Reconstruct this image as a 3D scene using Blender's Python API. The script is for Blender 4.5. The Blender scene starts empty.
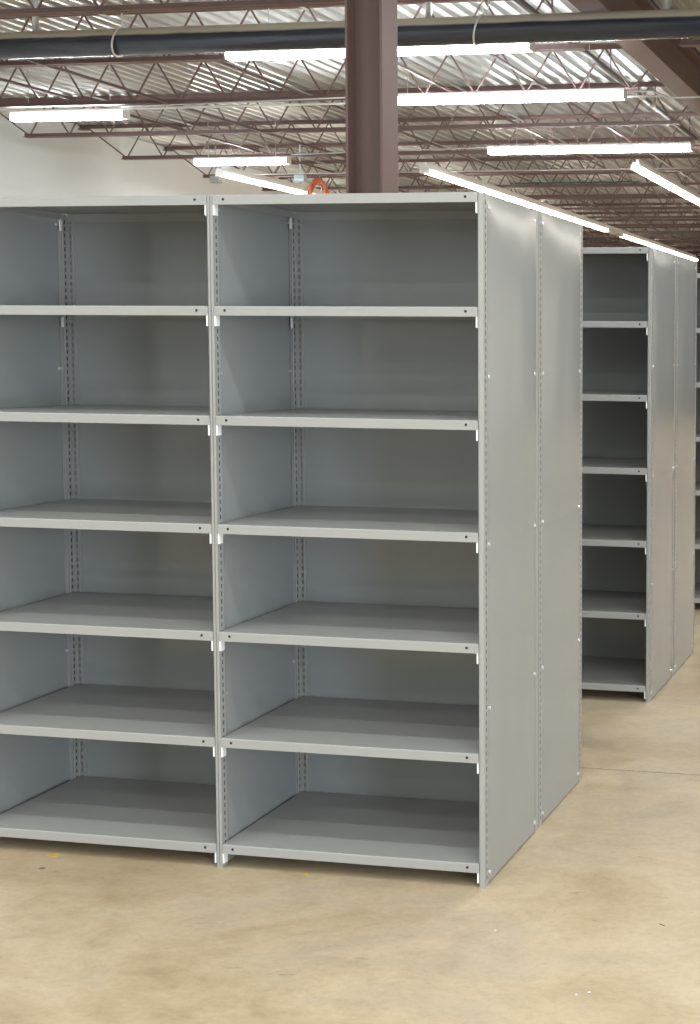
import bpy, math, random
from mathutils import Vector, Matrix
random.seed(7)
S = bpy.context.scene
COL = S.collection
PI = math.pi

# ------------------------------------------------------------------ camera
cam = bpy.data.cameras.new('camera')
camo = bpy.data.objects.new('camera', cam)
COL.objects.link(camo)
S.camera = camo
F, CX, CY = 1458.735, 691.711, 450.794          # the photograph is an off-centre crop: lens shift
cam.sensor_fit = 'VERTICAL'
cam.sensor_height = 24.0
cam.lens = F / 1024 * 24.0
cam.shift_x = (350 - CX) / 1024
cam.shift_y = (CY - 512) / 1024
cam.clip_end = 200
YAW, PITCH, ROLL = -0.18338384, -0.07167148, 0.00798788
fwd = Vector((math.sin(YAW) * math.cos(PITCH), math.cos(YAW) * math.cos(PITCH), math.sin(PITCH)))
r0 = Vector((math.cos(YAW), -math.sin(YAW), 0))
u0 = r0.cross(fwd)
cr, sr = math.cos(ROLL), math.sin(ROLL)
rr = cr * r0 + sr * u0
uu = -sr * r0 + cr * u0
m3 = Matrix((rr, uu, -fwd)).transposed()
camo.matrix_world = Matrix.Translation((1.47993, -4.37775, 1.74574)) @ m3.to_4x4()

# ------------------------------------------------------------------ world, exposure, lights
w = bpy.data.worlds.new('world')
S.world = w
w.use_nodes = True
w.node_tree.nodes['Background'].inputs[0].default_value = (0.6, 0.7, 0.85, 1)
w.node_tree.nodes['Background'].inputs[1].default_value = 0.1
S.view_settings.view_transform = 'Standard'
S.view_settings.look = 'None'
S.view_settings.gamma = 1
S.view_settings.use_curve_mapping = False
S.view_settings.exposure = 0.74

COOL = (0.90, 0.96, 1.0)
WARM = (1.0, 0.92, 0.80)
COOL_E, WARM_E = 33.0, 8.0
STRIP_W = 42.0


def strip_light(x, y, z=3.98, along_x=True, power=STRIP_W, colour=COOL, length=2.44):
    l = bpy.data.lights.new('unseen_strip_lamp', 'AREA')
    l.shape = 'RECTANGLE'
    l.size, l.size_y = (length, 0.12) if along_x else (0.12, length)
    l.energy = power
    l.color = colour
    o = bpy.data.objects.new('unseen_strip_lamp', l)
    COL.objects.link(o)
    o.location = (x, y, z)
    return o


# strip lamps of the same hall that hang above and behind the camera
for yy in (-10.5, -8.5, -6.6, -4.8, -3.1, -1.5):
    for xx in (-7.0, -2.9, 1.2, 5.3):
        strip_light(xx, yy, power=STRIP_W * 0.66)
# daylight through an unseen, assumed dock door in the right-hand wall, in front of the shelving
ASSUMED_DOOR_Y0, ASSUMED_DOOR_Y1, ASSUMED_DOOR_Z = -9.4, -6.6, 3.4
dl = bpy.data.lights.new('assumed_door_daylight', 'AREA')
dl.shape = 'RECTANGLE'
dl.size, dl.size_y = ASSUMED_DOOR_Z - 0.1, ASSUMED_DOOR_Y1 - ASSUMED_DOOR_Y0 - 0.1
dl.energy = 520
dl.color = (0.72, 0.86, 1.0)
dlo = bpy.data.objects.new('assumed_door_daylight', dl)
COL.objects.link(dlo)
dlo.location = (8.62, (ASSUMED_DOOR_Y0 + ASSUMED_DOOR_Y1) / 2, ASSUMED_DOOR_Z / 2)
dlo.rotation_euler = (0, math.pi / 2, 0)
for xx, yy, pw in ((1.7, -0.6, 0.35), (0.7, 2.6, 0.75), (0.7, 5.4, 0.75), (0.7, 8.4, 0.75),
                   (4.8, -0.6, 0.35), (4.8, 2.4, 0.35), (4.8, 5.4, 0.35), (4.8, 8.4, 0.35)):
    strip_light(xx, yy, along_x=False, power=STRIP_W * pw)
for xx, yy in ((-7.6, 2.3), (-4.6, 2.3)):
    strip_light(xx, yy, power=STRIP_W * 1.6)  # unseen lamps added to brighten the white wall and the roof

# ------------------------------------------------------------------ materials
def new_mat(name):
    m = bpy.data.materials.new(name)
    m.use_nodes = True
    nt = m.node_tree
    b = nt.nodes['Principled BSDF']
    return m, nt, b


def simple(name, col, rough=0.5, metal=0.0, spec=0.5, bump=0.0, bscale=200, var=0.06, vscale=6.0):
    m, nt, b = new_mat(name)
    tc = nt.nodes.new('ShaderNodeTexCoord')
    n = nt.nodes.new('ShaderNodeTexNoise')
    n.inputs['Scale'].default_value = vscale
    n.inputs['Detail'].default_value = 4
    nt.links.new(tc.outputs['Object'], n.inputs['Vector'])
    mx = nt.nodes.new('ShaderNodeMix')
    mx.data_type = 'RGBA'
    mx.inputs[6].default_value = tuple(c * (1 - var) for c in col) + (1,)
    mx.inputs[7].default_value = tuple(min(1, c * (1 + var)) for c in col) + (1,)
    nt.links.new(n.outputs[0], mx.inputs[0])
    nt.links.new(mx.outputs[2], b.inputs['Base Color'])
    b.inputs['Roughness'].default_value = rough
    b.inputs['Metallic'].default_value = metal
    b.inputs['Specular IOR Level'].default_value = spec
    if bump:
        n2 = nt.nodes.new('ShaderNodeTexNoise')
        n2.inputs['Scale'].default_value = bscale
        nt.links.new(tc.outputs['Object'], n2.inputs['Vector'])
        bp = nt.nodes.new('ShaderNodeBump')
        bp.inputs['Strength'].default_value = bump
        bp.inputs['Distance'].default_value = 0.002
        nt.links.new(n2.outputs[0], bp.inputs['Height'])
        nt.links.new(bp.outputs[0], b.inputs['Normal'])
    return m


def emissive(name, col, strength):
    m, nt, b = new_mat(name)
    b.inputs['Base Color'].default_value = (0.9, 0.9, 0.9, 1)
    b.inputs['Emission Color'].default_value = tuple(col) + (1,)
    b.inputs['Emission Strength'].default_value = strength
    return m


PAINT = simple('grey_enamel', (0.325, 0.318, 0.295), rough=0.28, var=0.03, vscale=3, bump=0.05, bscale=350)
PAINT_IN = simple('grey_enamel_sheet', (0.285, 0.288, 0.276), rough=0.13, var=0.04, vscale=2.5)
ZINC = simple('zinc_plated_steel', (0.90, 0.885, 0.86), rough=0.35, metal=0.0, var=0.03)
BOLT = simple('zinc_bolt', (0.92, 0.93, 0.95), rough=0.2, metal=0.6, var=0.02)
SLOT_SHADE = simple('painted_slot_shade', (0.02, 0.021, 0.023), rough=0.6, var=0.1)
DARK = simple('painted_hole_shade', (0.015, 0.016, 0.018), rough=0.9, var=0)
PRIMER = simple('red_brown_primer', (0.185, 0.118, 0.108), rough=0.5, var=0.15, vscale=5)
PRIMER_COL = simple('red_brown_column_paint', (0.145, 0.084, 0.068), rough=0.5, var=0.10, vscale=4, bump=0.1, bscale=60)
HOUSING = simple('white_enamel', (0.85, 0.84, 0.82), rough=0.4, var=0.02)
CONDUIT = simple('galvanised_conduit', (0.62, 0.62, 0.62), rough=0.35, metal=0.5, var=0.08)
DARKPIPE = simple('dull_sprinkler_pipe', (0.16, 0.15, 0.15), rough=0.45, metal=0.3, var=0.1)
ORANGE = simple('orange_cable_jacket', (0.62, 0.16, 0.07), rough=0.5, var=0.1, vscale=30)
GREEN = simple('green_cable_jacket', (0.05, 0.22, 0.14), rough=0.5, var=0.1)
BOXWHITE = simple('pale_blue_plastic', (0.62, 0.76, 0.84), rough=0.4, var=0.03)
BOXGREY = simple('grey_box_steel', (0.45, 0.47, 0.5), rough=0.45, var=0.03)
STRAP = simple('white_strap_webbing', (0.75, 0.73, 0.70), rough=0.6, var=0.05)
YELLOW = simple('yellow_floor_paint', (0.55, 0.36, 0.08), rough=0.6, var=0.2, vscale=60)
TUBE_C = emissive('cool_fluorescent_tube', COOL, COOL_E)
TUBE_W = emissive('warm_fluorescent_tube', WARM, WARM_E)


def mat_floor():
    m, nt, b = new_mat('sealed_concrete_floor')
    tc = nt.nodes.new('ShaderNodeTexCoord')
    L = nt.links.new

    def noise(scale, detail=5, rough=0.55, vec=None, dist=0.0):
        n = nt.nodes.new('ShaderNodeTexNoise')
        n.inputs['Scale'].default_value = scale
        n.inputs['Detail'].default_value = detail
        n.inputs['Roughness'].default_value = rough
        n.inputs['Distortion'].default_value = dist
        L(vec if vec else tc.outputs['Object'], n.inputs['Vector'])
        return n

    def ramp(src, stops):
        r = nt.nodes.new('ShaderNodeValToRGB')
        e = r.color_ramp.elements
        e[0].position, e[0].color = stops[0][0], stops[0][1] + (1,)
        e[1].position, e[1].color = stops[-1][0], stops[-1][1] + (1,)
        for p, c in stops[1:-1]:
            q = e.new(p)
            q.color = c + (1,)
        L(src, r.inputs[0])
        return r

    def mix(fac, a, c, mode='MIX', f=None):
        x = nt.nodes.new('ShaderNodeMix')
        x.data_type = 'RGBA'
        x.blend_type = mode
        if fac is not None:
            L(fac, x.inputs[0])
        else:
            x.inputs[0].default_value = f
        L(a, x.inputs[6])
        L(c, x.inputs[7])
        return x.outputs[2]
    mp = nt.nodes.new('ShaderNodeMapping')
    mp.inputs['Scale'].default_value = (0.9, 1.15, 1)
    mp.inputs['Rotation'].default_value = (0, 0, 0.35)
    L(tc.outputs['Object'], mp.inputs[0])
    n1 = noise(1.3, 7, 0.62, mp.outputs[0], 0.6)
    base = ramp(n1.outputs[0], [(0.30, (0.385, 0.285, 0.172)), (0.42, (0.455, 0.345, 0.215)), (0.50, (0.505, 0.395, 0.258)), (0.58, (0.45, 0.36, 0.252)), (0.66, (0.515, 0.405, 0.268)), (0.76, (0.455, 0.35, 0.222))])
    n2 = noise(5, 6, 0.7, mp.outputs[0], 1.0)
    r2 = ramp(n2.outputs[0], [(0.30, (0.86, 0.84, 0.80)), (0.5, (1, 1, 1)), (0.70, (1.07, 1.08, 1.09))])
    c = mix(None, base.outputs[0], r2.outputs[0], 'MULTIPLY', 1.0)
    n3 = noise(38, 6, 0.8)
    r3 = ramp(n3.outputs[0], [(0.28, (0.84, 0.83, 0.82)), (0.52, (1.0, 1.0, 1.0)), (0.75, (1.08, 1.08, 1.08))])
    c = mix(None, c, r3.outputs[0], 'MULTIPLY', 1.0)
    # scattered small dark scuffs
    mp2 = nt.nodes.new('ShaderNodeMapping')
    mp2.inputs['Scale'].default_value = (3.0, 7.0, 1)
    mp2.inputs['Rotation'].default_value = (0, 0, -0.4)
    L(tc.outputs['Object'], mp2.inputs[0])
    n4 = noise(1.6, 3, 0.8, mp2.outputs[0])
    r4 = ramp(n4.outputs[0], [(0.0, (1, 1, 1)), (0.665, (1, 1, 1)), (0.70, (0.80, 0.78, 0.75))])
    c = mix(None, c, r4.outputs[0], 'MULTIPLY', 1.0)
    L(c, b.inputs['Base Color'])
    rr_ = nt.nodes.new('ShaderNodeMapRange')
    rr_.inputs[3].default_value = 0.32
    rr_.inputs[4].default_value = 0.52
    L(n2.outputs[0], rr_.inputs[0])
    L(rr_.outputs[0], b.inputs['Roughness'])
    bp = nt.nodes.new('ShaderNodeBump')
    bp.inputs['Strength'].default_value = 0.08
    bp.inputs['Distance'].default_value = 0.003
    L(n3.outputs[0], bp.inputs['Height'])
    L(bp.outputs[0], b.inputs['Normal'])
    return m


def mat_wall():
    m, nt, b = new_mat('white_painted_block')
    tc = nt.nodes.new('ShaderNodeTexCoord')
    n = nt.nodes.new('ShaderNodeTexNoise')
    n.inputs['Scale'].default_value = 0.8
    n.inputs['Detail'].default_value = 6
    nt.links.new(tc.outputs['Object'], n.inputs['Vector'])
    r = nt.nodes.new('ShaderNodeValToRGB')
    r.color_ramp.elements[0].position = 0.3
    r.color_ramp.elements[0].color = (0.84, 0.87, 0.88, 1)
    r.color_ramp.elements[1].position = 0.7
    r.color_ramp.elements[1].color = (0.90, 0.93, 0.94, 1)
    nt.links.new(n.outputs[0], r.inputs[0])
    n2 = nt.nodes.new('ShaderNodeTexNoise')
    n2.inputs['Scale'].default_value = 2.6
    n2.inputs['Detail'].default_value = 3
    nt.links.new(tc.outputs['Object'], n2.inputs['Vector'])
    r2 = nt.nodes.new('ShaderNodeValToRGB')
    r2.color_ramp.elements[0].position = 0.70
    r2.color_ramp.elements[0].color = (1, 1, 1, 1)
    r2.color_ramp.elements[1].position = 0.74
    r2.color_ramp.elements[1].color = (0.72, 0.69, 0.66, 1)
    nt.links.new(n2.outputs[0], r2.inputs[0])
    x = nt.nodes.new('ShaderNodeMix')
    x.data_type = 'RGBA'
    x.blend_type = 'MULTIPLY'
    x.inputs[0].default_value = 1
    nt.links.new(r.outputs[0], x.inputs[6])
    nt.links.new(r2.outputs[0], x.inputs[7])
    nt.links.new(x.outputs[2], b.inputs['Base Color'])
    b.inputs['Roughness'].default_value = 0.75
    return m


def mat_deck():
    m, nt, b = new_mat('galvanised_roof_deck')
    tc = nt.nodes.new('ShaderNodeTexCoord')
    mp = nt.nodes.new('ShaderNodeMapping')
    mp.inputs['Scale'].default_value = (6, 0.7, 1)
    nt.links.new(tc.outputs['Object'], mp.inputs[0])
    n = nt.nodes.new('ShaderNodeTexNoise')
    n.inputs['Scale'].default_value = 1.5
    n.inputs['Detail'].default_value = 5
    nt.links.new(mp.outputs[0], n.inputs['Vector'])
    r = nt.nodes.new('ShaderNodeValToRGB')
    r.color_ramp.elements[0].position = 0.35
    r.color_ramp.elements[0].color = (0.50, 0.51, 0.50, 1)
    r.color_ramp.elements[1].position = 0.7
    r.color_ramp.elements[1].color = (0.66, 0.67, 0.65, 1)
    nt.links.new(n.outputs[0], r.inputs[0])
    nt.links.new(r.outputs[0], b.inputs['Base Color'])
    b.inputs['Metallic'].default_value = 0.5
    b.inputs['Roughness'].default_value = 0.28
    return m


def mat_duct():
    # dark metal pipe; the bright reflection on its upper side is painted in cream
    m, nt, b = new_mat('dark_pipe_painted_reflection')
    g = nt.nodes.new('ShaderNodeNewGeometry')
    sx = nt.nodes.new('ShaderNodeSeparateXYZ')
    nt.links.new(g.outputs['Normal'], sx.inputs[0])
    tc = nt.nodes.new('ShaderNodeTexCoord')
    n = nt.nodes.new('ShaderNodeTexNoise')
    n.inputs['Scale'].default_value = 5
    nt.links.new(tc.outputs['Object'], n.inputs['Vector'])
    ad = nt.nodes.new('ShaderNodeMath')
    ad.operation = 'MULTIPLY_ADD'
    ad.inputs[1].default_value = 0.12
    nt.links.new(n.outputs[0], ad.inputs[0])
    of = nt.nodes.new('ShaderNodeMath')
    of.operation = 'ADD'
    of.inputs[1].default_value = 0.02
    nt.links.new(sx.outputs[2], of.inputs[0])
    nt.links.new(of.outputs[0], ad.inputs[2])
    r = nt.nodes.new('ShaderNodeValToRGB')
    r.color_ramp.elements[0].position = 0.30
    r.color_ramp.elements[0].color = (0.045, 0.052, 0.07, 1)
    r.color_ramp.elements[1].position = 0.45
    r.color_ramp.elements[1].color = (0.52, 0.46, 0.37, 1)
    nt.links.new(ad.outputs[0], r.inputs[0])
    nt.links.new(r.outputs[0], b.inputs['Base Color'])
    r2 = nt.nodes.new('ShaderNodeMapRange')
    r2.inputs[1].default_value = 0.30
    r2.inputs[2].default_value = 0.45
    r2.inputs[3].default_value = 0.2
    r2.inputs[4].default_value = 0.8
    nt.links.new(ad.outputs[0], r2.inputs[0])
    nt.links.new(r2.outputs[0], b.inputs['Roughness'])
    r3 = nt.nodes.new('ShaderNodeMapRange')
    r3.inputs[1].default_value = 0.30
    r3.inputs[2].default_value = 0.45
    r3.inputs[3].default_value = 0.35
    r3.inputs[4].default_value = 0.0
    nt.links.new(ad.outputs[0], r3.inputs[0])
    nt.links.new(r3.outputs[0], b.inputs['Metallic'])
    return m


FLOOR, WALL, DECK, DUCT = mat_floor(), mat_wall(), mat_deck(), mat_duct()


# ------------------------------------------------------------------ mesh helpers
class MB:
    def __init__(s):
        s.v, s.f, s.mi = [], [], []

    def quad(s, pts, mi=0):
        n = len(s.v)
        s.v += [tuple(p) for p in pts]
        s.f.append(tuple(range(n, n + len(pts))))
        s.mi.append(mi)

    def box(s, x0, x1, y0, y1, z0, z1, mi=0):
        n = len(s.v)
        s.v += [(x0, y0, z0), (x1, y0, z0), (x1, y1, z0), (x0, y1, z0), (x0, y0, z1), (x1, y0, z1), (x1, y1, z1), (x0, y1, z1)]
        for f in ((0, 3, 2, 1), (4, 5, 6, 7), (0, 1, 5, 4), (1, 2, 6, 5), (2, 3, 7, 6), (3, 0, 4, 7)):
            s.f.append(tuple(n + i for i in f))
            s.mi.append(mi)

    def prism_x(s, prof, x0, x1, mi=0):
        # closed (y,z) profile swept along x
        n, k = len(s.v), len(prof)
        s.v += [(x0, y, z) for y, z in prof] + [(x1, y, z) for y, z in prof]
        for i in range(k):
            j = (i + 1) % k
            s.f.append((n + i, n + j, n + k + j, n + k + i))
            s.mi.append(mi)
        s.f.append(tuple(n + i for i in reversed(range(k))))
        s.mi.append(mi)
        s.f.append(tuple(n + k + i for i in range(k)))
        s.mi.append(mi)

    def tube(s, pts, r, seg=8, caps=True, mi=0, closed=False):
        pts = [Vector(p) for p in pts]
        rings = []
        ref = None
        cnt = len(pts)
        for i, p in enumerate(pts):
            if closed:
                t = pts[(i + 1) % cnt] - pts[i - 1]
            else:
                t = pts[min(i + 1, cnt - 1)] - pts[max(i - 1, 0)]
            t.normalize()
            if ref is None:
                ref = Vector((0, 0, 1)) if abs(t.z) < 0.9 else Vector((1, 0, 0))
            a = t.cross(ref)
            if a.length < 1e-4:
                a = t.orthogonal()
            a.normalize()
            b = a.cross(t).normalized()
            ref = b
            n = len(s.v)
            for k in range(seg):
                an = 2 * PI * k / seg
                s.v.append(tuple(p + r * (math.cos(an) * a + math.sin(an) * b)))
            rings.append(n)
        rng = range(len(rings)) if closed else range(len(rings) - 1)
        for i in rng:
            A, B = rings[i], rings[(i + 1) % len(rings)]
            for k in range(seg):
                q = (k + 1) % seg
                s.f.append((A + k, B + k, B + q, A + q))
                s.mi.append(mi)
        if caps and not closed:
            s.f.append(tuple(rings[0] + k for k in range(seg)))
            s.mi.append(mi)
            s.f.append(tuple(rings[-1] + k for k in reversed(range(seg))))
            s.mi.append(mi)

    def build(s, name, mats, parent=None, smooth=False, loc=(0, 0, 0), bevel=0):
        me = bpy.data.meshes.new(name)
        me.from_pydata(s.v, [], s.f)
        if not isinstance(mats, (list, tuple)):
            mats = [mats]
        for m in mats:
            me.materials.append(m)
        me.polygons.foreach_set('material_index', s.mi)
        if smooth:
            me.polygons.foreach_set('use_smooth', [True] * len(s.f))
        me.update()
        o = bpy.data.objects.new(name, me)
        COL.objects.link(o)
        o.location = loc
        if parent:
            o.parent = parent
        if bevel:
            b = o.modifiers.new('bevel', 'BEVEL')
            b.width = bevel
            b.segments = 2
        return o


def tag(o, label=None, cat=None, group=None, kind=None):
    if label:
        o['label'] = label
    if cat:
        o['category'] = cat
    if group:
        o['group'] = group
    if kind:
        o['kind'] = kind
    return o


def thing(name, label, cat, loc=(0, 0, 0), rotz=0, group=None):
    o = bpy.data.objects.new(name, None)
    o.empty_display_size = 0.1
    COL.objects.link(o)
    o.location = loc
    o.rotation_euler = (0, 0, rotz)
    return tag(o, label, cat, group)


def dup(root, loc, rotz=0, label=None, group=None):
    r = root.copy()
    COL.objects.link(r)
    r.location = loc
    r.rotation_euler = (0, 0, rotz)
    if label:
        r['label'] = label
    if group:
        r['group'] = group
    for ch in list(root.children):
        c = ch.copy()
        COL.objects.link(c)
        c.parent = r
        for g in list(ch.children):
            d = g.copy()
            COL.objects.link(d)
            d.parent = c
    return r


def struct(o, label=None):
    o['kind'] = 'structure'
    if label:
        o['label'] = label
        
    return o


# ------------------------------------------------------------------ setting
XL, XR, YN, YF = -9.9, 8.6, -13.5, 46.0
ZD = 4.55                                   # underside of the roof deck
b = MB()
JY = 1.375                                  # saw-cut joint in the slab
JW = 0.007
for y0, y1 in ((YN, JY - JW - 0), (JY + JW, YF)):
    b.box(XL - 0.2, XR + 0.2, y0, y1, -0.15, 0)
b.box(XL - 0.2, XR + 0.2, JY - JW, JY + JW, -0.15, -0.012)
struct(b.build('floor', FLOOR), 'tan mottled concrete slab floor with a saw cut joint')

b = MB()
b.box(XL - 0.2, XL, YN, YF, 0, ZD)
struct(b.build('wall_left', WALL), 'white painted masonry side wall behind the shelving')
b = MB()
b.box(XR, XR + 0.2, YN, ASSUMED_DOOR_Y0, 0, ZD)
b.box(XR, XR + 0.2, ASSUMED_DOOR_Y1, YF, 0, ZD)
b.box(XR, XR + 0.2, ASSUMED_DOOR_Y0, ASSUMED_DOOR_Y1, ASSUMED_DOOR_Z, ZD)
struct(b.build('wall_right', WALL))
b = MB()
b.box(XL - 0.2, XR + 0.2, YF, YF + 0.2, 0, ZD)
struct(b.build('wall_back', WALL))
b = MB()
b.box(XL - 0.2, XR + 0.2, YN - 0.2, YN, 0, ZD)
struct(b.build('wall_front', WALL))

# corrugated deck: trapezoid flutes running along y
b = MB()
p = 0.1524
n = int((XR - XL + 0.4) / p) + 1
prof = []
for i in range(n):
    x = XL - 0.2 + i * p
    prof += [(x, ZD), (x + 0.045, ZD), (x + 0.060, ZD + 0.038), (x + 0.137, ZD + 0.038)]
base = len(b.v)
for (x, z) in prof:
    b.v.append((x, YN - 0.2, z))
    b.v.append((x, YF + 0.2, z))
for i in range(len(prof) - 1):
    b.f.append((2 * i, 2 * i + 1, 2 * i + 3, 2 * i + 2))
    b.mi.append(0)
b.box(XL - 0.2, XR + 0.2, YN - 0.2, YF + 0.2, ZD + 0.045, ZD + 0.15)
struct(b.build('ceiling', DECK), 'galvanised corrugated steel roof deck')

# ------------------------------------------------------------------ shelving
W, D, SP, HT = 0.92139, 0.6088, 0.3556, 2.2165
ZK = [0.0815] + [0.0851 + k * SP for k in range(1, 7)]


def slotted(b, axis, c0, c1, a0, a1, z0, z1, slot_c, sw=0.0085, sh=0.0150):
    """thin plate with a column of real slots. axis 'x': plate faces x, lies c0..c1 in x, a0..a1 in y."""
    s0, s1 = slot_c - sw / 2, slot_c + sw / 2

    def bx(q0, q1, za, zb):
        if axis == 'x':
            b.box(c0, c1, q0, q1, za, zb)
        else:
            b.box(q0, q1, c0, c1, za, zb)
    bx(a0, s0, z0, z1)
    bx(s1, a1, z0, z1)
    z = z0
    k = 1
    while True:
        zc = z0 + 0.0254 * k
        if zc + sh > z1:
            bx(s0, s1, z, z1)
            break
        bx(s0, s1, z, zc - sh / 2)
        z = zc + sh / 2
        k += 1


def post(xo, xi, y0, y1, back, parent, plain=0):
    """channel upright. xo outer x, xi inner x, back: post stands at the rear."""
    b = MB()
    lo, hi = min(xo, xi), max(xo, xi)
    t = 0.0016
    sc = (y0 + 0.021) if not back else (y1 - 0.021)
    if plain < 0:
        b.box(lo, lo + t, y0, y1, 0.004, HT)
    else:
        slotted(b, 'x', lo, lo + t, y0, y1, 0.004, HT, sc)
    if plain > 0:
        b.box(hi - t, hi, y0, y1, 0.004, HT)
    else:
        slotted(b, 'x', hi - t, hi, y0, y1, 0.004, HT, sc)
    b.box(lo + 0.0035, hi - 0.0035, y0 + 0.007, y1 - 0.004, 0.004, HT - 0.002, 1)   # dark filler that paints the shade seen through the slots
    # web, with softened corners
    r = 0.0035 if hi - lo > 0.012 else 0.0010
    if back:
        b.box(lo, hi, y1 - t, y1, 0.004, HT)
        b.box(lo, hi, y0, y0 + t, 0.004, HT)
        q = -0.003 if abs(xi - lo) < 1e-6 else 0.003                     # rolled edge on the inner side
        b.tube([(xi + q * 0.6, y0 + 0.002, 0.004), (xi + q * 0.6, y0 + 0.002, HT)], 0.0030, 8)
    else:
        pr = [(lo, y0 + r), (lo + r * .3, y0 + r * .3), (lo + r, y0), (hi - r, y0), (hi - r * .3, y0 + r * .3), (hi, y0 + r), (hi, y0 + r + t), (lo, y0 + r + t)]
        nn = len(b.v)
        b.v += [(x, y, 0.004) for x, y in pr] + [(x, y, HT) for x, y in pr]
        k = len(pr)
        for i in range(k):
            j = (i + 1) % k
            b.f.append((nn + i, nn + j, nn + k + j, nn + k + i))
            b.mi.append(0)
        b.f.append(tuple(nn + i for i in reversed(range(k))))
        b.mi.append(0)
        b.f.append(tuple(nn + k + i for i in range(k)))
        b.mi.append(0)
        b.box(lo, hi, y1 - t, y1, 0.004, HT)
    b.box(lo, hi, y0, y1, 0.0, 0.004)           # foot pad
    return b.build('upright_post', [PAINT, SLOT_SHADE], parent)


def sheet_side(x, z0, z1, sgn, amp, parent, seed):
    """side sheet with a little oil-can bow, thickness 1 mm"""
    rnd = random.Random(seed)
    b = MB()
    ny, nz = 20, 36
    y0, y1 = 0.038, D - 0.038
    ph = [rnd.uniform(0, 6) for _ in range(4)]

    def off(u, v):
        e = math.sin(PI * u) * math.sin(PI * v)
        e = e ** 0.6 if e > 0 else 0
        return amp * e * (0.85 + 0.22 * math.sin(2.6 * PI * v + ph[0] + 1.5 * u) + 0.10 * math.sin(4.3 * PI * u + ph[1] + 2 * v))
    for side in (0, 1):
        base = len(b.v)
        for j in range(nz + 1):
            for i in range(ny + 1):
                u, v = i / ny, j / nz
                b.v.append((x + sgn * (off(u, v) + (0.0005 if side == 0 else -0.0005)), y0 + u * (y1 - y0), z0 + v * (z1 - z0)))
        for j in range(nz):
            for i in range(ny):
                a = base + j * (ny + 1) + i
                q = (a, a + 1, a + ny + 2, a + ny + 1)
                if (side == 0) != (sgn > 0):
                    q = q[::-1]
                b.f.append(q)
                b.mi.append(0)
    o = b.build('side_panel', PAINT_IN, parent, smooth=True)
    return o


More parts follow.
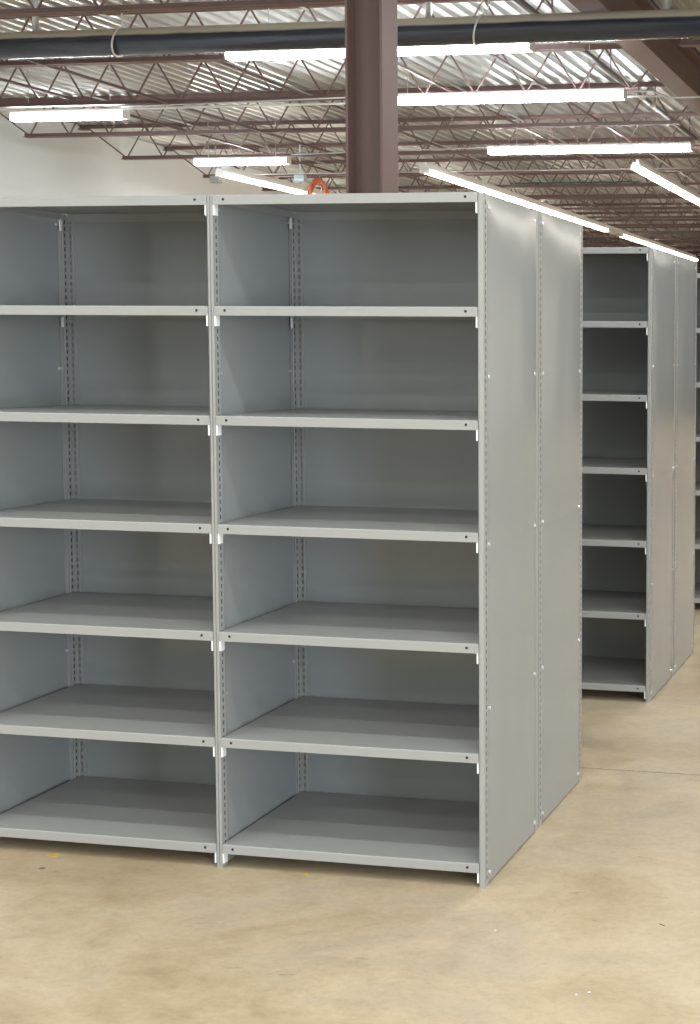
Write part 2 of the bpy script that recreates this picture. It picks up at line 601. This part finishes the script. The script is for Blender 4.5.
def make_unit(label, end_r=True, end_l=False, panel_r=True, panel_l=True):
    t = thing('shelving_unit', label, 'shelving')
    wr = 0.0180 if end_r else 0.0095
    wl = 0.0180 if end_l else 0.0095
    # posts, four of them
    post(0, -wr, 0.004, 0.040, False, t)
    post(-W, -W + wl, 0.004, 0.040, False, t)
    post(0, -wr, D - 0.045, D - 0.0045, True, t, plain=1 if end_r else 0)
    post(-W, -W + wl, D - 0.045, D - 0.0045, True, t)
    # rear angle legs lying on the back sheet, slotted
    for xa, xb in ((-wr - 0.026, -wr), (-W + wl, -W + wl + 0.026)):
        b = MB()
        slotted(b, 'y', D - 0.012, D - 0.0105, xa, xb, 0.004, HT, (xa + xb) / 2)
        b.box(xa, xa + 0.0012, D - 0.0105, D - 0.004, 0.004, HT)
        b.box(xb - 0.0012, xb, D - 0.0105, D - 0.004, 0.004, HT)
        b.build('rear_slotted_flange', PAINT, t)
    # sheets
    sx = []
    if panel_r:
        sx.append((-0.0012 if end_r else -0.0005, 1, end_r))
    if panel_l:
        sx.append((-W + (0.0012 if end_l else 0.0006), -1, end_l))
    for x, sgn, is_end in sx:
        amp = 0.0048 if is_end else 0.0012
        sheet_side(x, 0.005, 1.105, sgn, amp, t, 5 + int(is_end))
        sheet_side(x + sgn * 0.0010, 1.095, HT - 0.006, sgn, amp, t, 17 + int(is_end))
        for z in (0.038, 0.578, 1.110, 1.644, 2.176):
            for y in (0.052, D - 0.052):
                b = MB()
                xo = x + sgn * 0.0006
                if is_end:
                    b.tube([(xo, y, z), (xo + sgn * 0.004, y, z)], 0.0068, 10)
                    b.tube([(xo - sgn * 0.010, y, z), (xo, y, z)], 0.0045, 6)
                else:
                    b.tube([(x - sgn * 0.001, y, z), (x - sgn * 0.006, y, z)], 0.0058, 8)
                b.build('bolt', BOLT, t)
    for z0, z1, dy in ((0.03, 1.10, 0), (1.09, HT - 0.006, 0.0)):
        b = MB()
        yy = D - 0.003 - (0.0012 if z0 > 1 else 0)
        b.box(-W + 0.002, -0.002, yy, yy + 0.001, z0, z1)
        b.build('back_panel', PAINT_IN, t)
    # shelves
    x0, x1 = -W + wl + 0.0015, -wr - 0.003
    for k, z in enumerate(ZK):
        b = MB()
        r = 0.0035
        tk = 0.0012
        lip = 0.031
        out = [(D - 0.014, z)]
        out += [(r, z)] + [(r - r * math.sin(a), z - r + r * math.cos(a)) for a in (0.4, 0.8, 1.2)] + [(0.0, z - r), (0.0, z - lip), (0.012, z - lip)]
        inn = [(0.012, z - lip + tk), (tk, z - lip + tk), (tk, z - r), (r, z - tk), (D - 0.014, z - tk)]
        b.prism_x(out + inn, x0 + 0.001, x1)
        b.box(x0 + 0.004, x1 - 0.003, D - 0.0152, D - 0.014, z - 0.03, z)          # rear lip
        b.box(x0 + 0.001, x0 + 0.0022, 0.045, D - 0.045, z - 0.024, z - 0.0012)       # side returns
        b.box(x1 - 0.0022, x1 - 0.001, 0.045, D - 0.045, z - 0.024, z - 0.0012)
        sh = b.build('shelf', PAINT, t)
        for xh in (x0 + 0.037, x1 - 0.037):                                          # dark discs painting the shade of punched holes in the lip
            h = MB()
            h.tube([(xh, -0.0003, z - 0.0145), (xh, 0.001, z - 0.0145)], 0.0046, 12)
            h.build('hole_shade_disc', DARK, sh)
        for xa, xb in ((x0 - 0.0005, x0 + 0.0045), (x1 - 0.0045, x1 + 0.0005)):
            for ya, yb in ((0.003, 0.028), (D - 0.060, D - 0.050)):
                c = MB()
                if ya > 0.1:
                    xa, xb = (xa, xa + 0.0035) if xa < -W / 2 else (xb - 0.0035, xb)
                zt = z - lip + 0.002
                zbm = max(zt - 0.036, 0.010)
                xa_, xb_ = (xa, xb)
                c.box(xa_, xb_, ya, yb, zbm, zt)
                c.box(xa_ + 0.001, xb_ - 0.001, ya + 0.004, yb - 0.004, zt, z - 0.0012)
                c.build('sheet_clip', ZINC, sh)
    return t


u_end = make_unit('full-width grey steel shelving unit nearest the camera, right of the left-edge unit', end_r=True, end_l=False)
u_left = make_unit('grey steel shelving unit cut by the left edge, joined to the nearest unit', end_r=False, end_l=True, panel_r=False)
u_left.location = (-W + 0.0012, 0, 0)
u_end.location = (0.0025, 0, 0)
RP = 2.5128
BACK = 2 * D
u_rear = make_unit('grey shelving unit back to back behind the nearest unit, only its side panel showing', end_r=False, end_l=True)
u_rear.location = (-W + 0.0015, BACK, 0)
u_rear.rotation_euler = (0, 0, PI)
dup(u_end, (0, RP, 0), 0, 'grey shelving unit with dark interior, second row, across the aisle from the nearest')
dup(u_rear, (-W, RP + BACK, 0), PI, 'grey shelving unit at the back of the second row, only its side panel showing')
dup(u_end, (0, 2 * RP, 0), 0, 'grey steel shelving unit of the third row, a sliver at the right edge')

# ------------------------------------------------------------------ column and girder
GX = -1.155
t = thing('steel_column', 'red-brown painted steel H column rising behind the nearest shelving to the roof', 'column', (GX, 1.89, 0))
b = MB()
b.box(-0.087, -0.076, -0.09, 0.09, 0.016, 4.105)
b.box(0.076, 0.087, -0.09, 0.09, 0.016, 4.105)
b.box(-0.076, 0.076, -0.004, 0.004, 0.016, 4.105)
b.build('shaft', PRIMER_COL, t)
b = MB()
b.box(-0.13, 0.13, -0.13, 0.13, 0, 0.016)
b.build('base_plate', PRIMER_COL, t)
b = MB()
b.box(-0.11, 0.11, -0.13, 0.13, 4.105, 4.12)
b.build('cap_plate', PRIMER_COL, t)
b = MB()
G0, G1 = 4.12, 4.485
b.box(GX - 0.105, GX + 0.105, YN, YF, G0, G0 + 0.018)
b.box(GX - 0.105, GX + 0.105, YN, YF, G1 - 0.018, G1)
b.box(GX - 0.006, GX + 0.006, YN, YF, G0 + 0.018, G1 - 0.018)
tag(b.build('roof_girder', PRIMER), 'deep red-brown steel girder at the upper right, running away from the camera', 'girder')
# next column of the same line, far down the hall
ORD = ['first', 'second', 'third', 'fourth', 'fifth', 'sixth', 'seventh', 'eighth', 'ninth', 'tenth', 'eleventh', 'twelfth',
       'thirteenth', 'fourteenth', 'fifteenth', 'sixteenth', 'seventeenth', 'eighteenth', 'nineteenth', 'twentieth', 'twenty-first', 'twenty-second']

# ------------------------------------------------------------------ bar joists
ZC = 4.10


def make_joist(x0, x1, label, ex0, ex1):
    """x0..x1 bearing points, bottom chord stops ex0 / ex1 short of them; built at y = 0"""
    t = thing('bar_joist', label, 'roof joist')
    b = MB()
    for s in (-1, 1):
        ya, yb = (s * 0.008, s * 0.050) if s > 0 else (s * 0.050, s * 0.008)
        b.box(x0 + ex0, x1 - ex1, ya, yb, ZC, ZC + 0.006)
        yc, yd = (0.008, 0.013) if s > 0 else (-0.013, -0.008)
        b.box(x0 + ex0, x1 - ex1, yc, yd, ZC + 0.006, ZC + 0.045)
    b.build('bottom_chord', PRIMER, t)
    b = MB()
    for s in (-1, 1):
        ya, yb = (s * 0.008, s * 0.050) if s > 0 else (s * 0.050, s * 0.008)
        b.box(x0, x1, ya, yb, ZD - 0.007, ZD - 0.001)
        yc, yd = (0.008, 0.013) if s > 0 else (-0.013, -0.008)
        b.box(x0, x1, yc, yd, ZD - 0.045, ZD - 0.007)
    for xa, xb in ((x0, x0 + 0.1), (x1 - 0.1, x1)):
        b.box(xa, xb, -0.05, 0.05, ZD - 0.062, ZD - 0.045)
    b.build('top_chord', PRIMER, t)
    b = MB()
    p = 0.508
    zb, zt = ZC + 0.02, ZD - 0.03
    pts = [(x0 + 0.1, 0, zt)]
    x = x0 + ex0 + 0.06
    up = False
    pts.append((x, 0, zb))
    while x + p / 2 < x1 - ex1 - 0.05:
        x += p / 2
        up = not up
        pts.append((x, 0, zt if up else zb))
    if up:
        pts.append((x1 - ex1 - 0.05, 0, zb))
    pts.append((x1 - 0.1, 0, zt))
    for a, c in zip(pts[:-1], pts[1:]):
        b.tube([a, c], 0.009, 6)
    b.build('web', PRIMER, t)
    return t


jl = make_joist(XL, GX - 0.01, '', 0.6, 0.38)
jr = make_joist(GX + 0.01, XR, '', 0.38, 0.6)
JYS = [1.33 + 2.0 * k for k in range(22)]
JYS = [5.33, 7.10, 9.09, 11.09, 13.10, 15.15, 16.95, 18.75, 20.55, 22.3, 24.0, 25.8] + [27.6 + 1.85 * k for k in range(10)]
for k, y in enumerate(JYS):
    if k < 6:
        lab = 'red-brown open-web roof joist left of the girder, the %s from the camera' % ORD[k]
        g = None
    else:
        lab = 'red-brown open-web steel roof joist among the many far down the hall'
        g = 'far roof joists'
    if k == 0:
        jl.location = (0, y, 0)
        jl['label'] = lab
    else:
        dup(jl, (0, y, 0), 0, lab, g)
for k, y in enumerate(JYS):
    if k < 4:
        lab = 'red-brown open-web roof joist right of the girder, the %s from the camera' % ORD[k]
        g = 'roof joists right of the girder'
    else:
        lab = 'red-brown open-web steel roof joist right of the girder, hidden mostly behind it'
        g = 'roof joists right of the girder'
    if k == 0:
        jr.location = (0, y, 0)
        jr['label'] = lab
        jr['group'] = g
    else:
        dup(jr, (0, y, 0), 0, lab, g)

# horizontal bridging angles tying the joists together
for k, x in enumerate((-7.35, -6.32, -4.9, -3.4, -2.45)):
    b = MB()
    z = ZC + 0.047 if k != 1 else ZC - 0.006
    b.box(x, x + 0.028, 6.4, YF, z, z + 0.005)
    b.box(x, x + 0.005, 6.4, YF, z + 0.005, z + 0.030)
    tag(b.build('bridging_angle', PRIMER), 'slender red-brown bridging bar across the roof joists, %s from the white wall' % ORD[k], 'bridging bar', 'bridging bars between the joists')
for k, x in enumerate((-8.2, -5.7, -3.9)):
    b = MB()
    b.tube([(x, 3.0, ZD - 0.065), (x, YF, ZD - 0.065)], 0.012, 8)
    tag(b.build('ceiling_conduit', CONDUIT, smooth=True), 'pale thin conduit high under the roof deck, %s from the white wall' % ORD[k], 'conduit', 'conduits under the roof deck')

# dark sprinkler branch beside the girder
b = MB()
b.tube([(-1.83, 4.2, 4.30), (-1.83, 13.5, 4.30)], 0.026, 12)
for y in (9.9, 10.4, 10.9):
    b.tube([(-1.83, y, 4.30), (-1.83, y + 0.16, 4.30)], 0.034, 12, mi=1)
for y in (7.1, 9.09, 11.09, 13.1):
    b.tube([(-1.83, y + 0.06, 4.32), (-1.83, y + 0.06, 4.54)], 0.006, 6)
tag(b.build('branch_pipe', [DARKPIPE, STRAP], smooth=True), 'dark pipe with pale collars running beside the girder under the roof', 'pipe')

# ------------------------------------------------------------------ large pipe with risers and straps
PY, PZ, PR = 5.9, 4.012, 0.100
t = thing('overhead_pipe', 'large dark pipe with a painted reflection on top crossing the top of the hall', 'pipe', (0, PY, PZ))
b = MB()
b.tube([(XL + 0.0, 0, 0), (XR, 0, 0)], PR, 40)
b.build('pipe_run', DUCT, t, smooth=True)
for x in (-5.57, -2.40, -0.63):
    b = MB()
    b.tube([(x, 0, PR * 0.9), (x, 0, ZD - PZ)], 0.026, 12)
    b.build('riser', CONDUIT, t, smooth=True)
for k, x in enumerate((-4.86, -2.01)):
    b = MB()
    lp = []
    for i in range(25):
        a = -PI / 2 + 2 * PI * i / 24 * 1.0
        lp.append((x + 0.03 * math.sin(a), (PR + 0.006) * math.cos(a), (PR + 0.006) * math.sin(a)))
    b.tube(lp[:-1], 0.007, 6, closed=True)
    b.tube([(x + 0.03, 0, PR + 0.004), (x + 0.015, 0, PR + 0.07), (x + 0.015, 0, ZD - PZ)], 0.006, 6)
    b.tube([(x - 0.02, 0.05, PR - 0.01), (x + 0.012, 0, PR + 0.09)], 0.005, 6)
    b.build('strap', STRAP, t, smooth=True)['label'] = 'white hanger strap'

# ------------------------------------------------------------------ strip lights
ZL = 4.0


def make_wrap_fixture(L, label):
    """fixture along local x with a rounded glowing lens"""
    t = thing('strip_light', label, 'light', (0, 0, ZL))
    b = MB()
    b.prism_x([(-0.055, 0.078), (-0.06, 0.045), (0.06, 0.045), (0.055, 0.078)], -L / 2, L / 2)
    b.build('housing', HOUSING, t)
    b = MB()
    pr = [(0.064, 0.045)] + [(0.064 * math.cos(a), 0.010 - 0.030 * math.sin(a)) for a in [PI * q / 8 for q in range(9)]] + [(-0.064, 0.045)]
    b.prism_x([(y, z) for y, z in pr][::-1], -L / 2 + 0.012, L / 2 - 0.012)
    b.build('diffuser', TUBE_C, t, smooth=False)
    for sg in (-1, 1):
        b = MB()
        xa = sg * (L / 2 - 0.006)
        b.box(xa - 0.006, xa + 0.006, -0.065, 0.065, -0.018, 0.05)
        b.build('end_cap', HOUSING, t)
        b = MB()
        b.tube([(sg * L * 0.36, 0, 0.078), (sg * L * 0.36, 0, ZD - ZL - 0.002)], 0.004, 6)
        b.build('hanger', CONDUIT, t)
    return t


def make_fixture(L, label, group, dead=()):
    """open strip fixture along local x, centred; tubes at z = 0, housing above"""
    t = thing('strip_light', label, 'light', (0, 0, ZL), 0, group)
    b = MB()
    pr = [(-0.048, 0.075), (-0.048, 0.035), (-0.020, 0.020), (0.020, 0.020), (0.048, 0.035), (0.048, 0.075)]
    b.prism_x(pr, -L / 2, L / 2)
    b.build('housing', HOUSING, t)
    for q, (xa, xb) in enumerate(((-L / 2 + 0.02, -0.012), (0.012, L / 2 - 0.02))):
        for y in (-0.042, 0.042):
            b = MB()
            b.tube([(xa, y, 0.0), (xb, y, 0.0)], 0.0185, 12)
            b.build('tube', HOUSING if q in dead else TUBE_W, t, smooth=True)
    for xa in (-L / 2 + 0.010, 0.0, L / 2 - 0.010):
        b = MB()
        b.box(xa - 0.010, xa + 0.010, -0.064, 0.064, -0.026, 0.045)
        b.build('lamp_holder', HOUSING, t)
    return t


f8 = make_wrap_fixture(2.44, 'bright white strip light along the underside of the large pipe, behind the column')
f8.location = (-2.93, 6.22, 3.935)
dup(f8, (-2.82, 8.78, ZL), 0, 'long bright white strip light right of the column, just below the one at the pipe')
dup(f8, (-2.86, 12.32, ZL), 0, 'long bright white strip light at the upper right above the warm light rows')
f4 = make_wrap_fixture(1.27, 'short bright white strip light at the left edge by the white wall')
f4.location = (-7.50, 9.23, ZL)
dup(f4, (-7.53, 12.9, ZL), 0, 'short bright white strip light left of the column, in front of the orange coil')
fw = make_fixture(2.43, '', None)
fwd_ = make_fixture(2.43, '', None, dead=(0,))
rows = [(-5.43, 8, 'row above the nearest shelving'), (-2.63, 8, 'row at the right edge'), (-8.30, 8, 'row left of the orange coil')]
used = [False, False]
Y0W = 13.75
ZW = 3.975
for ri, (x, cnt, nm) in enumerate(rows):
    b = MB()
    yl = Y0W + 0.1
    b.box(x - 0.02, x + 0.02, yl, Y0W + 2.44 * cnt - 0.1, ZW + 0.0755, 4.0985)
    tag(b.build('mounting_rail', HOUSING), 'slim rail under the joists carrying the warm %s' % nm, 'rail')
    for k in range(cnt):
        y = Y0W + 1.22 + 2.44 * k
        lab = 'warm strip light, %s from the camera in the %s' % (ORD[k], nm)
        q = 1 if (k == 4 and ri == 0) else 0
        src = (fw, fwd_)[q]
        if not used[q]:
            src.location = (x, y, ZW)
            src.rotation_euler = (0, 0, PI / 2)
            src['label'] = lab
            src['group'] = 'warm strip lights in long rows'
            used[q] = True
        else:
            dup(src, (x, y, ZW), PI / 2, lab, 'warm strip lights in long rows')
for x in (0.25, 3.05, 5.9):
    for k in range(6):
        strip_light(x, 15.0 + 2.9 * k, along_x=False, power=STRIP_W * 0.45, colour=WARM)

# thin conduits feeding the lights
def conduit(pts, label, r=0.008, mat=CONDUIT):
    b = MB()
    b.tube(pts, r, 8)
    tag(b.build('lighting_conduit', mat, smooth=True), label, 'conduit', 'conduits feeding the strip lights')


conduit([(-6.87, 9.14, 4.09), (-4.1, 8.9, 4.088)], 'thin pale conduit joining the short left-edge light to the long light behind the column')
conduit([(-1.58, 8.78, 4.06), (-1.35, 8.78, 4.05), (-1.2, 8.78, 3.99), (-0.5, 8.78, 3.99), (2.0, 8.78, 3.99)], 'thin pale conduit with a kink, running right from the long light')
conduit([(-6.79, 12.75, 4.08), (-4.1, 12.45, 4.085)], 'thin pale conduit running right from the short light above the orange coil')
conduit([(-1.62, 12.3, 4.06), (2.0, 12.3, 4.06)], 'thin pale conduit running right from the light at the upper right')
conduit([(-8.6, 14.6, 4.07), (-2.0, 14.6, 4.07)], 'thin pale conduit crossing at the near ends of the warm light rows', 0.007)
conduit([(-8.8, 9.08, 4.06), (-1.3, 9.08, 4.06)], 'pale tube clipped under the third joist', 0.011, HOUSING)
b = MB()
pts = []
for i in range(30):
    x = -5.3 + 2.0 * i / 29
    pts.append((x, 16.95 + 0.03, 4.17 + 0.004 * math.sin(i * 1.3)))
b.tube(pts, 0.012, 6)
tag(b.build('green_cable', GREEN, smooth=True), 'green cable tied along a far roof joist', 'cable')

# orange coil hung from a joist, and two boxes
t = thing('cable_coil', 'orange cable coil hanging from the roof just left of the column', 'cable coil', (-7.55, 15.15, 3.78))
b = MB()
pts = []
N = 220
for i in range(N):
    a = 2 * PI * i / 44.0
    j = i / N
    rx = 0.135 + 0.016 * math.sin(i * 0.37)
    rz = 0.27 + 0.02 * math.sin(i * 0.23)
    pts.append((rx * math.sin(a), -0.04 + 0.08 * j + 0.012 * math.sin(i * .9), rz * math.cos(a) + 0.02 * math.sin(i * 0.11)))
b.tube(pts, 0.017, 8)
b.build('coiled_cable', ORANGE, t, smooth=True)
b = MB()
b.tube([(0.03, 0, ZC - 3.78), (0.03, 0, 0.27), (0.055, 0, 0.18), (0.03, 0, -0.2)], 0.008, 6)
b.build('hook', STRAP, t, smooth=True)
for nm, m, loc, sz, lab in (
        ('junction_box', BOXWHITE, (-7.73, 14.97, 4.05), (0.075, 0.05, 0.05), 'small pale blue box beside the orange coil'),
        ('junction_box', BOXGREY, (-9.0, 14.95, 4.05), (0.075, 0.05, 0.05), 'small grey box under the roof near the white wall')):
    t = thing(nm, lab, 'junction box', loc)
    b = MB()
    x, y, z = sz
    b.box(-x, x, -y, y, -z, z)
    b.build('body', m, t, bevel=0.008)
    b = MB()
    b.tube([(-x * 0.4, -y - 0.006, 0), (x * 0.4, -y - 0.006, 0)], 0.01, 8)
    b.tube([(0, 0, z - 0.002), (0, 0, ZD - loc[2] - 0.001)], 0.010, 8)
    b.build('cover_fitting', m, t)

# ------------------------------------------------------------------ marks on the slab
def spot(name, cx, cy, rx, ry, seed, mat, label, cat, rot=0, h=0.0012, group=None):
    rnd = random.Random(seed)
    b = MB()
    k = 14
    top, bot = [], []
    for i in range(k):
        a = 2 * PI * i / k
        q = rnd.uniform(0.55, 1.15)
        x, y = rx * q * math.cos(a), ry * q * math.sin(a)
        X = cx + x * math.cos(rot) - y * math.sin(rot)
        Y = cy + x * math.sin(rot) + y * math.cos(rot)
        top.append((X, Y, h))
        bot.append((X, Y, 0))
    b.quad(top)
    for i in range(k):
        j = (i + 1) % k
        b.quad([bot[i], bot[j], top[j], top[i]])
    tag(b.build(name, mat), label, cat, group)


spot('paint_fleck', -1.53, 0.005, 0.022, 0.022, 3, YELLOW, 'yellow paint fleck on the floor under the left shelving unit', 'paint fleck', 0.2)
spot('paint_fleck', -0.615, 0.01, 0.012, 0.016, 4, YELLOW, 'small yellow paint fleck on the floor under the nearest shelving unit', 'paint fleck')

CHIP = simple('pale_chip', (0.8, 0.79, 0.76), rough=0.6, var=0.05)
TWIG = simple('dark_sliver', (0.10, 0.085, 0.07), rough=0.7, var=0.1)
spot('debris_chip', 0.520, -0.660, 0.0045, 0.004, 11, CHIP, 'pale chip on the bare floor at the lower right', 'chip', 0)
spot('debris_chip', 0.490, -0.680, 0.003, 0.003, 12, CHIP, 'tiny pale chip just left of the other chip at the lower right', 'chip', 0)
spot('debris_chip', 0.140, -0.310, 0.004, 0.003, 13, CHIP, 'tiny pale chip on the floor in front of the nearest corner post', 'chip', 0)
spot('debris_sliver', 0.620, -0.170, 0.014, 0.0022, 14, TWIG, 'dark sliver of debris on the floor at the lower right', 'sliver', -0.5)
spot('debris_fleck', -1.490, -0.120, 0.01, 0.007, 15, TWIG, 'brownish stain fleck on the floor near the left edge', 'fleck', 0.3)
